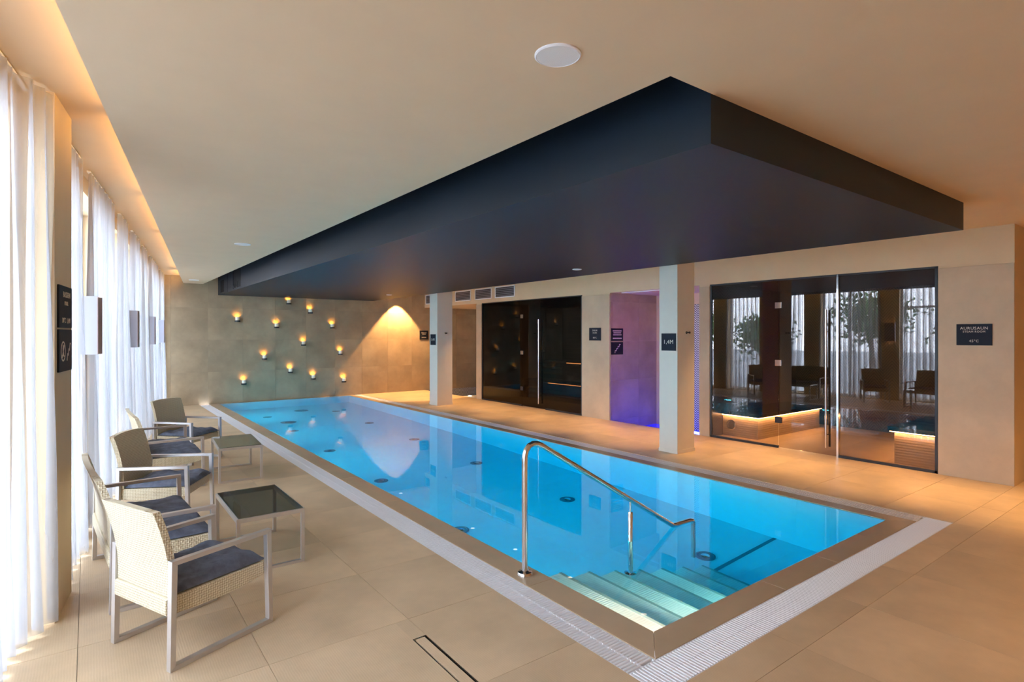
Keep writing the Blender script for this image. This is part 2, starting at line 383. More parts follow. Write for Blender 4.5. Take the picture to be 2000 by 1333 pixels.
# ceilings of the rooms behind the right wall
wall('ceiling', M['paint'], ((XR + 0.2, 1.9, ZO), (11.3, YF, ZO + 0.12)))
# plunge niche: panels on its far side wall, chevron strip on the back
wall_panels_y(wr[1], 7.88, XR + .002, 9.75, -1.0, ZO, M['plaster'], gx=XR + .06)
MB().box((9.735, 5.81, -1.0), (9.75, 6.93, 2.32)).build('chevron_panel', M['chevw'], wr[2])
# basin recess at the far end
b = MB().box((XR, 12.72, -1.5), (11.2, YF, -0.62))
struct(b.build('floor', M['grout']))
MB().box((XR + .002, YF - 0.022, -0.6), (11.2, YF - 0.0125, -0.005)).build('chevron_panel', M['chevw'], far)
MB().box((10.6, 12.73, -0.6), (10.612, YF - .03, ZO)).build('chevron_panel', M['chevw'], wr[0])
# deck edge in front of niche and basin
wall('trim_1', M['coping'], ((XR - 0.001, 5.811, -1.0), (XR + 0.02, 7.879, -0.001)))
wall('trim_2', M['coping'], ((XR - 0.001, 12.721, -0.62), (XR + 0.02, YF - .02, -0.001)))
# ------------------------------------------------------------------ ceiling
cl = MB()
def cpoly(poly, z0, z1): cl.prism(poly, z0, z1)
OX0, OX1, OY0 = 2.255, 6.635, 1.735        # opening for the dark bulkhead
base = clip([(-3, -3.2), (OX0, -3.2), (OX0, YF), (-3, YF)], dN.x, dN.y, -0.50)
cpoly(base, ZC, 3.5)
cpoly([(OX0, -3.2), (12.2, -3.2), (12.2, OY0), (OX0, OY0)], ZC, 3.5)
cpoly([(OX1, OY0), (XR + .1, OY0), (XR + .1, YF), (OX1, YF)], ZC, 3.5)
struct(cl.build('ceiling', M['ceil']))
pk = clip(clip([(-3.5, -3.2), (OX0, -3.2), (OX0, YF), (-3.5, YF)], dN.x, dN.y, -1.45), -dN.x, -dN.y, 0.50)
struct(MB().prism(pk, 3.13, 3.5).build('ceiling', M['ceil']))
struct(MB().box((OX0, OY0, ZC + .004), (OX0 + .006, YF, 3.5)).build('trim_3', M['cavity']))
struct(MB().box((OX0 - .1, OY0 - .1, 3.5), (OX1 + .1, YF, 3.6)).build('ceiling', M['cavity']))
# ------------------------------------------------------------------ window wall (slanted) built in its own frame: local x = n, local y = s
WINS = [(0.15, 1.25), (1.65, 4.12), (4.80, 5.66), (6.14, 7.52), (7.96, 8.66), (9.22, 10.2), (10.66, 11.36), (11.94, 13.80), (14.36, 15.45)]
ROT = -BETA
wl = MB(); prev = -3.4
for s0, s1 in WINS:
    wl.box((-1.4, prev, 0), (-0.97, s0, 3.14)); wl.box((-1.4, s0, 2.98), (-0.97, s1, 3.14)); wl.box((-1.4, s0, 0), (-0.97, s1, 0.035)); prev = s1
wl.box((-1.4, prev, 0), (-0.97, 16.1, 3.14))
left = struct(wl.build('wall_left', M['paint'], rotz=ROT))
struct(MB().box((-0.975, 4.215, 0), (-0.79, 4.69, 3.13)).build('wall_left', M['paint'], rotz=ROT))
for k, (s0, s1) in enumerate(WINS):
    fr = MB(); e = 0.045
    fr.box((-1.25, s0, .035), (-1.17, s0 + e, 2.98)); fr.box((-1.25, s1 - e, .035), (-1.17, s1, 2.98)); fr.box((-1.25, s0, .035), (-1.17, s1, .035 + e)); fr.box((-1.25, s0, 2.98 - e), (-1.17, s1, 2.98))
    if k in (1, 2): fr.box((-1.25, s0, 2.40), (-1.17, s1, 2.45))
    if s1 - s0 > 1.3: fr.box((-1.25, (s0 + s1) / 2 - .025, .035), (-1.17, (s0 + s1) / 2 + .025, 2.98))
    fo = struct(fr.build('window_%d' % (k + 1), M['white'], rotz=ROT))
    MB().box((-1.216, s0 + e, .08), (-1.204, s1 - e, 2.935)).build('pane', M['window'], fo)
    p = area_light('window_portal', SN((s0 + s1) / 2, -1.15, 1.5), dN, s1 - s0, 2.9, 1.0, (1, 1, 1)); p.data.cycles.is_portal = True
    p.parent = None
# cove light strips hidden behind the ceiling edge
for s in (0.8, 3.2, 5.6, 8.0, 10.4, 12.8, 15.0):
    area_light('cove_strip', SN(s, -0.515, 3.045), SN(0, -1, 0.05), 2.2 if s < 15 else 1.2, 0.04, COVE_W, (1.0, 0.52, 0.12))
# ------------------------------------------------------------------ outside
struct(MB().box((-60, -40, -.35), (-1.45, 60, -.25)).build('floor', M['grass'], rotz=ROT))
for k, (s, n, hh) in enumerate(((4.4, -7.5, 3.3), (8.0, -9.0, 3.9), (11.4, -7.0, 2.9), (15.0, -8.5, 3.4))):
    t = thing('tree', 'leafy green tree outside the windows, number %s along the curtained wall' % ('one', 'two', 'three', 'four')[k], 'tree', SN(s, n, -0.25), 0, 'trees outside the windows')
    t['label'] = ['leafy tree outside, behind the curtain beside the sign pillar', 'tallest leafy tree outside, behind the second curtain past the sign pillar', 'lowest bushy tree outside, behind the middle curtains', 'leafy tree outside, behind the curtains nearest the far wall'][k]
    MB().tube([(0, 0, 0), (.05, .02, hh * .4), (0, .06, hh * .75)], [.12, .09, .04], 8).build('trunk', M['bark'], t, smooth=True)
    lb = MB()
    for q in range(1500):
        r = Vector((random.gauss(0, .32), random.gauss(0, .32), random.gauss(0, .26))) * hh * .45 + Vector((0, 0, hh * .68))
        if r.z < 0.5: continue
        a = Vector((random.uniform(-1, 1), random.uniform(-1, 1), random.uniform(-1, 1))).normalized(); c = a.orthogonal().normalized()
        lb.add([r - a * .12, r + c * .05, r + a * .12, r - c * .05], [(0, 1, 2, 3)])
    tag(lb.build('foliage', M['leaf'], t), kind='stuff')
# ------------------------------------------------------------------ pool
pool = MB()
T = 0.12
pool.box((PX0 - T, PY0 - T, PD - .1), (PX1 + T, PY1 + T, PD)).box((PX0 - T, PY0 - T, PD), (PX0, PY1 + T, -0.03)).box((PX1, PY0 - T, PD), (PX1 + T, PY1 + T, -0.03))
pool.box((PX0, PY0 - T, PD), (PX1, PY0, -0.03)).box((PX0, PY1, PD), (PX1, PY1 + T, -0.03))
pool_o = tag(pool.build('swimming_pool', M['poolfloor']), 'long rectangular indoor pool lit blue in the middle of the room', 'pool')
NS = 8
for i in range(7):
    x1 = 2.81 + .294 * i; z = -0.165 - .167 * i
    x0 = PX0 if i == 0 else 2.81 + .294 * (i - 1) - .002
    MB().box((x0, PY0, PD), (x1, 3.15, z - .012)).box((x0, PY0, z - .012), (x1 + .012, 3.162, z)).build('step', M['step'], pool_o)
    MB().box((x1 - .012, PY0 + .002, z + .0005), (x1 + .013, 3.163, z + .004)).build('edge_shade', M['edge_shade'], pool_o)  # dark strip painting in the shade that falls below each tread edge
MB().box((4.60, 3.15, PD), (PX1, 3.19, PD + .004)).build('dark_floor_strip', M['discs'], pool_o)  # thin dark strip laid across the pool floor
# coping tiles (children of the pool)
def coping(poly): MB().prism(poly, -0.03, -0.0005).build('coping_tile', M['coping'], pool_o, bevel=0.0018)
def run(vals, f):
    for a, b in zip(vals[:-1], vals[1:]): f(a + .0012, b - .0012)
CX0, CX1, CY0 = DX1 + .003, RX0 - .003, GY1 + .003
ys = [3.0 + 1.19 * k for k in range(0, 11)] + [PY1]
run(ys, lambda a, b: coping([(CX0, a), (PX0 - .004, a), (PX0 - .004, b), (CX0, b)]))
run(ys, lambda a, b: coping([(PX1 + .004, a), (CX1, a), (CX1, b), (PX1 + .004, b)]))
coping([(CX0, CY0), (PX0 - .004, PY0 - .004), (PX0 - .004, 2.9988), (CX0, 2.9988)])
coping([(CX1, CY0), (CX1, 2.9988), (PX1 + .004, 2.9988), (PX1 + .004, PY0 - .004)])
xs = [3.73, 4.49, 5.25]
coping([(CX0 + .002, CY0), (xs[0] - .0012, CY0), (xs[0] - .0012, PY0 - .004), (PX0 - .001, PY0 - .004)])
run(xs, lambda a, b: coping([(a, CY0), (b, CY0), (b, PY0 - .004), (a, PY0 - .004)]))
coping([(xs[-1] + .0012, CY0), (CX1 - .002, CY0), (PX1 + .001, PY0 - .004), (xs[-1] + .0012, PY0 - .004)])
coping([(CX0, PY1 + .001), (CX1, PY1 + .001), (CX1, YF - .014), (CX0, YF - .014)])
# water: one closed body
tag(MB().box((PX0 - .05, PY0 - .05, PD - .05), (PX1 + .05, PY1 + .05, -0.004)).build('pool_water', M['water']), 'still clear blue water filling the long pool to its rim', 'water')
# pool fittings
def disc(name, label, cat, x, y, r, group=None):
    t = thing(name, label, cat, (x, y, PD), 0, group)
    MB().lathe([(r, 0), (r, .012), (r * .8, .02), (r * .78, .012)], 24).build('rim', M['discs'], t, smooth=True)
    MB().lathe([(r * .45, .001), (r * .45, .018), (r * .3, .022)], 20).build('cap', M['chrome'], t, smooth=True)
rowname = ['nearest the steps', 'second from the steps', 'third from the steps', 'fourth from the steps', 'fifth from the steps', 'farthest from the steps']
for k, y in enumerate((3.4, 5.45, 7.6, 9.75, 11.9, 14.0)):
    disc('floor_inlet', 'round inlet on the pool floor, window-side row, %s' % rowname[k], 'pool inlet', 3.35 if k else 4.96, y, .10) if k else None
    disc('floor_inlet', 'round inlet on the pool floor, sauna-side row, %s' % rowname[k], 'pool inlet', 4.97, y, .10)
disc('floor_drain', 'larger round drain on the pool floor near the candle wall, window side', 'pool drain', 3.55, 13.0, .17)
disc('floor_drain', 'larger round drain on the pool floor near the candle wall, middle', 'pool drain', 4.3, 14.6, .17)
for k, y in enumerate((3.9, 6.3, 8.9, 11.5, 14.0)):
    t = thing('pool_lamp', 'round underwater lamp in the window-side pool wall, %s from the steps' % ('first', 'second', 'third', 'fourth', 'fifth')[k], 'pool light', (PX0, y, -0.62))
    MB().lathe([(.13, 0), (.13, .015), (.10, .022), (.10, .012)], 24, 'X').build('ring', M['chrome'], t, smooth=True)
    MB().lathe([(.10, .002), (.10, .012)], 24, 'X').build('lens', M['poollens'], t)
    area_light('pool_lamp_light', (.035, 0, 0), (1, 0, -.05), .2, .2, POOL_W, (0.10, 0.84, 1.0), t)
for k, (x, z, wv) in enumerate(((2.70, -.085, 10.0), (3.25, -.42, 12.0), (3.84, -.75, 12.0))):
    t = thing('step_lamp', 'small underwater lamp in the near pool wall above the %s step' % ('top', 'third', 'fifth')[k], 'pool light', (x, PY0, z))
    MB().lathe([(.035, 0), (.035, .008), (.025, .012)], 20, 'Y').build('ring', M['chrome'], t, smooth=True)
    area_light('step_lamp_light', (0, .02, 0), (0.0, 1, -.25), .06, .05, wv, (1.0, .56, .43), t)
# ------------------------------------------------------------------ overflow grates
def grate(name, label, axis, a0, a1, b0, b1, nparts, zt=-0.001, halves=True, order=None):
    """slats across a channel running along axis from a0 to a1, channel from b0 to b1"""
    t = thing(name, label, 'drain grate', (0, 0, 0))
    def bx(m, p, q, r, s, z0, z1):
        if axis == 'y': m.box((r, p, z0), (s, q, z1))
        else: m.box((p, r, z0), (q, s, z1))
        return m
    bx(MB(), a0, a1, b0, b1, -.13, -.10).build('channel', M['white'], t)
    m = MB(); bx(m, a0, a1, b0, b0 + .006, -.11, -.003); bx(m, a0, a1, b1 - .006, b1, -.11, -.003); m.build('edge', M['white'], t)
    pitch = .0225; w = .0165; mid = (b0 + b1) / 2
    m = MB(); bx(m, a0, a1, mid - .006, mid + .006, -.028, zt - .003); m.build('spine', M['white'], t)
    def slat_mesh():
        m = MB(); L0, L1 = b0 + .007, b1 - .007
        prof = [(-w / 2, zt - .022), (w / 2, zt - .022), (w / 2, zt - .004), (w / 2 - .003, zt), (-w / 2 + .003, zt), (-w / 2, zt - .004)]
        if halves:
            for (r, s, o) in ((L0, mid + .004, 0.0), (mid - .004, L1, pitch / 2)):
                pr = [(p + o, z) for p, z in prof]
                m.yprism(pr, r, s) if axis == 'x' else m.xprism(pr, r, s)
        else:
            m.yprism(prof, L0, L1) if axis == 'x' else m.xprism(prof, L0, L1)
        return m
    sm = slat_mesh(); me = sm.mesh('slat'); me.materials.append(M['white'])
    n = int((a1 - a0 - .012) / pitch) - (1 if halves else 0); rest = MB()
    for i in range(n + 1):
        p = a0 + .012 + i * pitch
        if i < nparts:
            o = bpy.data.objects.new('slat', me); C.objects.link(o); o.parent = t; o.location = (0, p, 0) if axis == 'y' else (p, 0, 0)
        else:
            rest.add([(x, y + p, z) if axis == 'y' else (x + p, y, z) for x, y, z in sm.v], sm.f)
    if rest.v: tag(rest.build('slats', M['white'], t), kind='stuff')
grate('overflow_grate', 'white slatted overflow grate along the window side of the pool', 'y', GY0 + .217, YF - .2, DX0, DX1, 170)
grate('overflow_grate', 'white slatted overflow grate across the near end of the pool', 'x', DX0, RX1, GY0, GY1, 300, halves=False)
grate('overflow_grate', 'white slatted overflow grate along the sauna side of the pool', 'y', GY0 + .217, YF - .03, RX0, RX1, 110)
# slot drain in the near deck
t = thing('slot_drain', 'narrow tile-insert slot drain in the deck in front of the armchairs', 'floor drain', (0, 0, 0))
m = MB(); m.box((DR[0], DR[2], -.013), (DR[0] + .004, DR[3], 0)); m.box((DR[1] - .004, DR[2], -.013), (DR[1], DR[3], 0)); m.box((DR[0], DR[3] - .004, -.013), (DR[1], DR[3], 0)); m.box((DR[0], DR[2], -.013), (DR[1], DR[2] + .004, 0))
m.build('frame', M['chrome'], t)
MB().box((DR[0] + .013, DR[2] + .012, -.012), (DR[1] - .013, DR[3] - .012, -.0005)).build('tile_insert', M['tile'], t)
MB().box((DR[0] + .004, DR[2] + .004, -.0138), (DR[1] - .004, DR[3] - .004, -.0125)).build('gutter', M['dark'], t)
# ------------------------------------------------------------------ dark bulkhead over the pool
SX0, SX1, SY0 = 2.585, 6.63, 1.735
m = MB(); m.box((SX0, SY0, ZS), (SX1, YF - .014, 3.49))
so = tag(m.build('ceiling_bulkhead', M['soffit']), 'large black boxed bulkhead hanging over the pool', 'bulkhead')
for (y0, y1, z0, z1) in ((14.9, 15.25, 2.735, 3.02), (13.05, 13.78, 2.735, 3.13)):
    MB().box((SX0 - .004, y0, z0), (SX0 + .003, y1, z1)).build('air_slot', M['dark'], so)
    MB().box((SX0 - .012, y1, z0 - .01), (SX0 + .002, y1 + .12, z1)).build('slot_flap', M['soffit'], so)
MB().box((SX0 - .002, 14.43, ZS + .01), (SX0 + .002, 14.45, 3.4)).build('seam', M['dark'], so)
MB().tube([(SX0 - .02, 13.75, 2.80), (SX0 - .02, 13.62, 2.73), (SX0 - .02, 13.45, 2.715), (SX0 - .02, 13.3, 2.75), (SX0 - .02, 13.25, 2.86)], .008, 6).build('cable', M['black'], so, smooth=True)
# ------------------------------------------------------------------ pillars
def pillar(label, x0, x1, y0, y1, ztop):
    t = thing('pillar', label, 'pillar', ((x0 + x1) / 2, (y0 + y1) / 2, 0))
    w, d = (x1 - x0) / 2, (y1 - y0) / 2
    MB().box((-w, -d, 0.002), (w, d, ztop)).build('shaft', M['pillar'], t, bevel=.004)
    MB().box((-w - .006, -d - .006, 0.0005), (w + .006, d + .006, .05)).build('base_trim', M['pillar'], t)
pillar('beige square pillar beside the steam room glass', 6.73, 7.13, 5.06, 5.38, ZC)
pillar('beige square pillar farther away beside the sauna glass', 6.73, 7.15, 12.0, 12.38, ZC)
# ------------------------------------------------------------------ lettering helpers
def text_mesh(body, size, extrude=.0008):
    cu = bpy.data.curves.new('txt', 'FONT'); cu.body = body; cu.size = size; cu.align_x = 'CENTER'; cu.align_y = 'CENTER'; cu.extrude = extrude; cu.space_character = 1.12; cu.resolution_u = 3
    o = bpy.data.objects.new('txt', cu); C.objects.link(o); bpy.context.view_layer.update()
    me = bpy.data.meshes.new_from_object(o.evaluated_get(bpy.context.evaluated_depsgraph_get())); bpy.data.objects.remove(o); bpy.data.curves.remove(cu)
    me.transform(Matrix.Rotation(PI / 2, 4, 'X')); return me
def strip(m, pts, w, y=-.0135):
    for (x0, z0), (x1, z1) in zip(pts[:-1], pts[1:]):
        L = math.hypot(x1 - x0, z1 - z0); nx, nz = -(z1 - z0) / L * w / 2, (x1 - x0) / L * w / 2; ex, ez = (x1 - x0) / L * w / 2, (z1 - z0) / L * w / 2
        m.yprism([(x0 + nx - ex, z0 + nz - ez), (x0 - nx - ex, z0 - nz - ez), (x1 - nx + ex, z1 - nz + ez), (x1 + nx + ex, z1 + nz + ez)], y, y + .002)
def ring(m, cx, cz, r, w, y=-.0135, n=28):
    for k in range(n):
        a, b = 2 * PI * k / n, 2 * PI * (k + 1) / n
        m.yprism([(cx + r * math.cos(a), cz + r * math.sin(a)), (cx + r * math.cos(b), cz + r * math.sin(b)), (cx + (r - w) * math.cos(b), cz + (r - w) * math.sin(b)), (cx + (r - w) * math.cos(a), cz + (r - w) * math.sin(a))], y, y + .002)
def sign(label, loc, rotz, w, h, lines=(), dashes=(), draw=None):
    t = thing('wall_sign', label, 'sign', loc, rotz)
    MB().box((-w / 2, -.012, -h / 2), (w / 2, 0, h / 2)).build('plate', M['sign'], t, bevel=.002)
    for body, size, dx, dz in lines:
        o = put('lettering', text_mesh(body, size), M['letter'], t); o.location = (dx, -.0128, dz)
    if dashes:
        for (dx, dz, ww, hh) in dashes:
            x = dx - ww / 2
            while x < dx + ww / 2 - .004:
                q = random.uniform(.008, .016); MB().box((x, -.0135, dz - hh / 2), (min(x + q, dx + ww / 2), -.0118, dz + hh / 2)).build('letter', M['letter'], t); x += q + .005
    if draw:
        m = MB(); draw(m); m.build('pictogram', M['letter'], t)
    return t
RX = -PI / 2
PT = .0127
sign('black sign reading AURUSAUN STEAM ROOM 45°C right of the steam room glass', (XR - PT, 2.075, 1.705), RX, .335, .25,
     [('AURUSAUN', .046, 0, .075), ('STEAM ROOM', .031, 0, .035), ('45°C', .040, 0, -.075)])
sign('small black sign with three short lines right of the sauna glass', (XR - PT, 8.275, 1.72), RX, .33, .26,
     [('SAUN', .050, 0, .075), ('SAUNA', .034, 0, .025), ('90°C', .046, 0, -.075)])
sign('black 1,4M depth sign on the pool side of the pillar beside the steam room', (6.726, 5.205, 1.60), RX, .25, .25, [('1,4M', .082, 0, 0)])
sign('small black 1,4M depth sign on the far pillar beside the sauna', (6.726, 12.19, 1.59), RX, .25, .26, [('1,4M', .082, 0, 0)])
sign('black sign on the far wall partly hidden behind the far pillar', (8.30, YF - PT, 1.70), 0, .30, .28, dashes=[(0, .07, .18, .022), (0, .03, .12, .018), (0, -.07, .16, .02)])
yn = 7.88 - PT
sign('upper black sign on the purple lit niche wall', (8.52, yn, 1.71), 0, .34, .25, dashes=[(0, .075, .26, .022), (0, .035, .22, .02), (0, -.005, .24, .018), (0, -.075, .26, .024)])
sign('lower black sign with a stair pictogram on the purple lit niche wall', (8.52, yn, 1.435), 0, .34, .25,
     draw=lambda m: strip(m, [(-.07, -.09), (-.06, -.04), (-.03, -.05), (-.02, 0), (.01, -.01), (.02, .04), (.05, .03), (.06, .08), (.09, .075)], .012))
RL = PI / 2 - BETA
sign('upper dark sign reading BASSEIN POOL 30°C 1,4M on the curtain side pier', SN(4.455, -.79, 1.875), RL, .36, .26,
     [('BASSEIN', .050, .02, .075), ('POOL', .036, .01, .022), ('30°C  1,4M', .044, .005, -.085)])
def picto(m):
    ring(m, -.08, -.005, .062, .009); ring(m, -.08, .025, .012, .012, n=12)
    strip(m, [(-.085, .012), (-.075, -.025), (-.1, -.035)], .016); strip(m, [(-.112, -.045), (-.048, .035)], .008); strip(m, [(-.11, -.03), (-.09, -.035), (-.07, -.03), (-.05, -.036)], .006)
    strip(m, [(.03, -.06), (.045, -.025), (.065, -.03), (.08, .005), (.10, 0), (.115, .04), (.135, .04)], .010)
sign('lower dark sign with a round no diving pictogram on the curtain side pier', SN(4.455, -.79, 1.605), RL, .36, .26, draw=picto)
# ------------------------------------------------------------------ glass fronts
def glassfront(label, x, y0, y1, splits, mat, door, hinge_y, handle_y, frame_sides, hz):
    """splits: y positions between panes; door: index of the door pane"""
    t = thing('glass_front', label, 'glass wall', (x, (y0 + y1) / 2, 0)); yc = (y0 + y1) / 2
    edges = [y0] + list(splits) + [y1]
    for i in range(len(edges) - 1):
        a, b = edges[i] - yc + .004, edges[i + 1] - yc - .004
        if i == door:
            d = MB().box((0, a, .012), (.010, b, ZO - .012)).build('glass_door', mat, t)
            hy = handle_y - yc
            hm = MB(); hm.tube([(-.055, hy, .12), (-.055, hy, 2.06)], .014, 12)
            for z in hz: hm.tube([(-.055, hy, z), (.0, hy, z)], .008, 8)
            hm.build('handle', M['chrome'], d, smooth=True)
            hm = MB(); hm.tube([(.065, hy, .12), (.065, hy, 2.06)], .014, 12)
            for z in hz: hm.tube([(.065, hy, z), (.008, hy, z)], .008, 8)
            hm.build('handle', M['black'], d, smooth=True)
            for z in (.42, 1.28, 2.15):
                MB().box((-.012, hinge_y - yc - .05, z - .045), (.022, hinge_y - yc + .05, z + .045)).build('hinge', M['black' if z < 1 else 'chrome'], d, bevel=.003)
        else:
            MB().box((0, a, .03), (.010, b, ZO - .02)).build('glass_pane', mat, t)
            MB().box((-.012, a, 0), (.022, b, .035)).build('bottom_rail', M['black'], t)
    for yy in frame_sides: MB().box((-.012, yy - yc - .014, 0.0), (.024, yy - yc + .014, ZO)).build('side_frame', M['black'], t)
    MB().box((-.012, y0 - yc, ZO - .022), (.022, y1 - yc, ZO)).build('top_rail', M['black'], t)
    return t
g1 = glassfront('bronze tinted glass front of the steam room with a long bar handle', XR + .01, 2.435, 5.605, (3.59, 4.44), M['steamglass'], 1, 4.44, 3.73, (2.45, 5.59), (.3, 1.0, 1.75))
MB().box((-.03, 3.575 - (2.435 + 5.605) / 2, 0), (.03, 3.60 - (2.435 + 5.605) / 2, ZO)).build('steel_post', M['chrome'], g1)
g2 = glassfront('almost black glass front of the sauna with a long bar handle', XR + .01, 8.675, 12.465, (9.87, 10.75), M['saunaglass'], 1, 10.75, 10.06, (8.69, 12.45), (.3, 1.05, 1.8))
# ------------------------------------------------------------------ steam room interior
t = thing('steam_bench', 'tiled bench with black top and glowing edge, left in the steam room', 'bench', (8.69, 4.97, 0))
MB().box((0, 0, .001), (2.1, .63, .335)).build('bench_base', M['ribt'], t)
MB().box((-.06, -.06, .36), (2.1, .63, .42)).build('bench_top', M['blackstone'], t)
m = MB().box((-.035, -.04, .35), (2.1, -.028, .3595)); m.box((-.04, -.04, .35), (-.028, .62, .3595)); m.build('light_strip', M['led'], t)
MB().lathe([(.085, 0), (.085, -.02), (.07, -.028), (.065, -.012)], 28, 'X', o=(0, .46, .19)).build('round_vent', M['chrome'], t, smooth=True)
t = thing('steam_bench', 'black topped bench with glowing edge, right in the steam room behind the last pane', 'bench', (8.57, 2.435, 0))
MB().box((0, 0.0, .001), (2.5, .55, .40)).build('bench_base', M['ribt'], t)
MB().box((-.06, 0.0, .43), (2.5, .61, .49)).build('bench_top', M['blackstone'], t)
m = MB().box((-.035, .578, .42), (2.5, .59, .4295)); m.box((-.04, 0.01, .42), (-.028, .59, .4295)); m.build('light_strip', M['led'], t)
MB().box((XR + .05, 5.598, 0.0), (11.2, 5.61, ZO)).build('chevron_panel', M['chev'], wr[2])
MB().box((XR + .05, 2.43, 0.0), (11.2, 2.434, ZO)).build('chevron_panel', M['chev'], wr[3])
MB().box((11.188, 2.436, 0.0), (11.2, 5.596, ZO)).build('chevron_panel', M['chev'], wr[3])
MB().box((XR + .21, 2.436, ZO - .012), (11.19, 5.596, ZO - .001)).build('ceiling_panel', M['bronzeboard'], wr[3])
for k, y in enumerate((3.3, 4.6)):
    t = thing('downlight', 'recessed ceiling light inside the steam room, %s' % ('right of the door', 'left of the door')[k], 'ceiling light', (9.8, y, ZO))
    MB().lathe([(.05, 0), (.05, -.006), (.035, -.008)], 20).build('rim', M['white'], t, smooth=True)
    spot('downlight_light', (0, 0, -.02), 4.0, WARM, .9, .8, t)
# ------------------------------------------------------------------ sauna interior: two tiers of slatted benches
for k, (x0, x1, z) in enumerate(((9.55, 10.2, .5), (10.2, 10.95, 1.0))):
    t = thing('sauna_bench', ('lower slatted wooden bench dimly lit behind the sauna glass', 'upper slatted wooden bench dimly lit behind the sauna glass')[k], 'bench', (x0, 8.7, 0))
    w = x1 - x0
    for i in range(6): MB().box((i * w / 6 + .006, 0, z - .035), ((i + 1) * w / 6 - .006, 3.7, z)).build('slat', M['wood'], t)
    for i in range(3 if k == 0 else 5): MB().box((.05, 0, z - .17 - i * .16), (.07, 3.7, z - .06 - i * .16)).build('riser_slat', M['wood'], t)
    MB().box((.05, 0.05, 0.001), (.10, .12, z - .035)).box((.05, 3.58, 0.001), (.10, 3.65, z - .035)).build('frame', M['wood'], t)
    MB().box((.075, .05, z - .055), (.09, 2.6, z - .04)).build('light_strip', M['leddim'], t)
for k, x in enumerate((11.13,)):
    w = MB()
    for i in range(19): w.box((11.17, 8.68, .02 + i * .13), (11.19, 12.46, .145 + i * .13))
    tag(w.build('wood_cladding', M['wood']), 'horizontal wooden board cladding on the back wall of the sauna', 'cladding')
# ------------------------------------------------------------------ plunge niche: blue lit water
tag(MB().box((XR + .021, 5.812, -.95), (9.734, 7.866, -.2)).build('plunge_water', M['bluewater']), 'deep blue lit plunge pool water in the purple niche', 'water')
wall('floor', M['poolfloor'], ((XR, 5.81, -1.1), (9.75, 7.88, -.94)))
area_light('niche_blue', (9.70, 6.9, -.45), (-1, .2, 0), .8, .25, NICHE_W * 2.2, (0.03, 0.05, 1.0))
area_light('niche_blue', (9.0, 5.83, -.5), (0.1, 1, .1), 1.0, .25, NICHE_W * 1.2, (0.05, 0.04, 1.0))
t = thing('cove_lamp', 'violet light strip over the plunge niche opening', 'light', (XR + .16, 6.9, ZO - .015))
MB().box((-.02, -.8, 0), (.02, .8, .014)).build('housing', M['white'], t)
area_light('cove_lamp_light', (0, 0, -.01), (0.5, 0.15, -1), .04, 1.5, NICHE_W * .5, (0.50, 0.10, 0.62), t)
# ------------------------------------------------------------------ basin recess step and spot
t = thing('basin_step', 'pale step with a bright spotlight in the sunken footbath recess', 'step', (8.38, 13.5, -.62))
MB().box((0, -.65, .001), (.56, .1, .56)).build('riser', M['chevw'], t)
MB().box((-.02, -.67, .56), (.58, .12, .60)).build('tread', M['white'], t)
MB().lathe([(.05, .60), (.05, .61), (.04, .615)], 18, o=(.25, .02, 0)).build('spotlight', M['lamp'], t)
spot('basin_spot', (.25, .02, .63), 4, WARM, 1.2, .6, t, (0, .3, 1))
# ------------------------------------------------------------------ air vents on the header
for k, (y0, y1) in enumerate(((15.02, 15.56), (13.99, 14.82), (12.99, 13.81), (12.0, 12.79), (11.01, 11.85))):
    yc = (y0 + y1) / 2; hw = (y1 - y0) / 2
    t = thing('air_vent', 'white framed louvred air vent over the footbath, %s' % ('leftmost, cut off by the far pillar', 'second from the left, right behind the far pillar', 'third from the left', 'second from the right, above the sauna corner', 'rightmost, above the sauna glass')[k], 'vent', (XR - .004, yc, 2.785))
    t['label'] = ['leftmost white louvred vent, left of the far pillar', 'white louvred vent half hidden right behind the far pillar', 'middle white louvred vent of the row above the recess', 'second white louvred vent from the right, above the jamb', 'rightmost white louvred vent above the sauna glass'][k]
    m = MB(); e = .028; hh = .145
    m.box((-.012, -hw, -hh), (0, hw, -hh + e)); m.box((-.012, -hw, hh - e), (0, hw, hh)); m.box((-.012, -hw, -hh), (0, -hw + e, hh)); m.box((-.012, hw - e, -hh), (0, hw, hh))
    m.build('frame', M['white'], t)
    MB().box((-.003, -hw + e, -hh + e), (-.0005, hw - e, hh - e)).build('backing', M['black'], t)
    for i in range(5):
        z = -hh + e + .03 + i * .043
        MB().add([(-.011, -hw + e, z - .014), (-.011, hw - e, z - .014), (-.002, hw - e, z + .012), (-.002, -hw + e, z + .012), (-.008, -hw + e, z - .016), (-.008, hw - e, z - .016), (.0, hw - e, z + .010), (.0, -hw + e, z + .010)],
                 [(0, 1, 2, 3), (7, 6, 5, 4), (0, 4, 5, 1), (2, 6, 7, 3), (1, 5, 6, 2), (0, 3, 7, 4)]).build('louvre', M['louvre'], t)
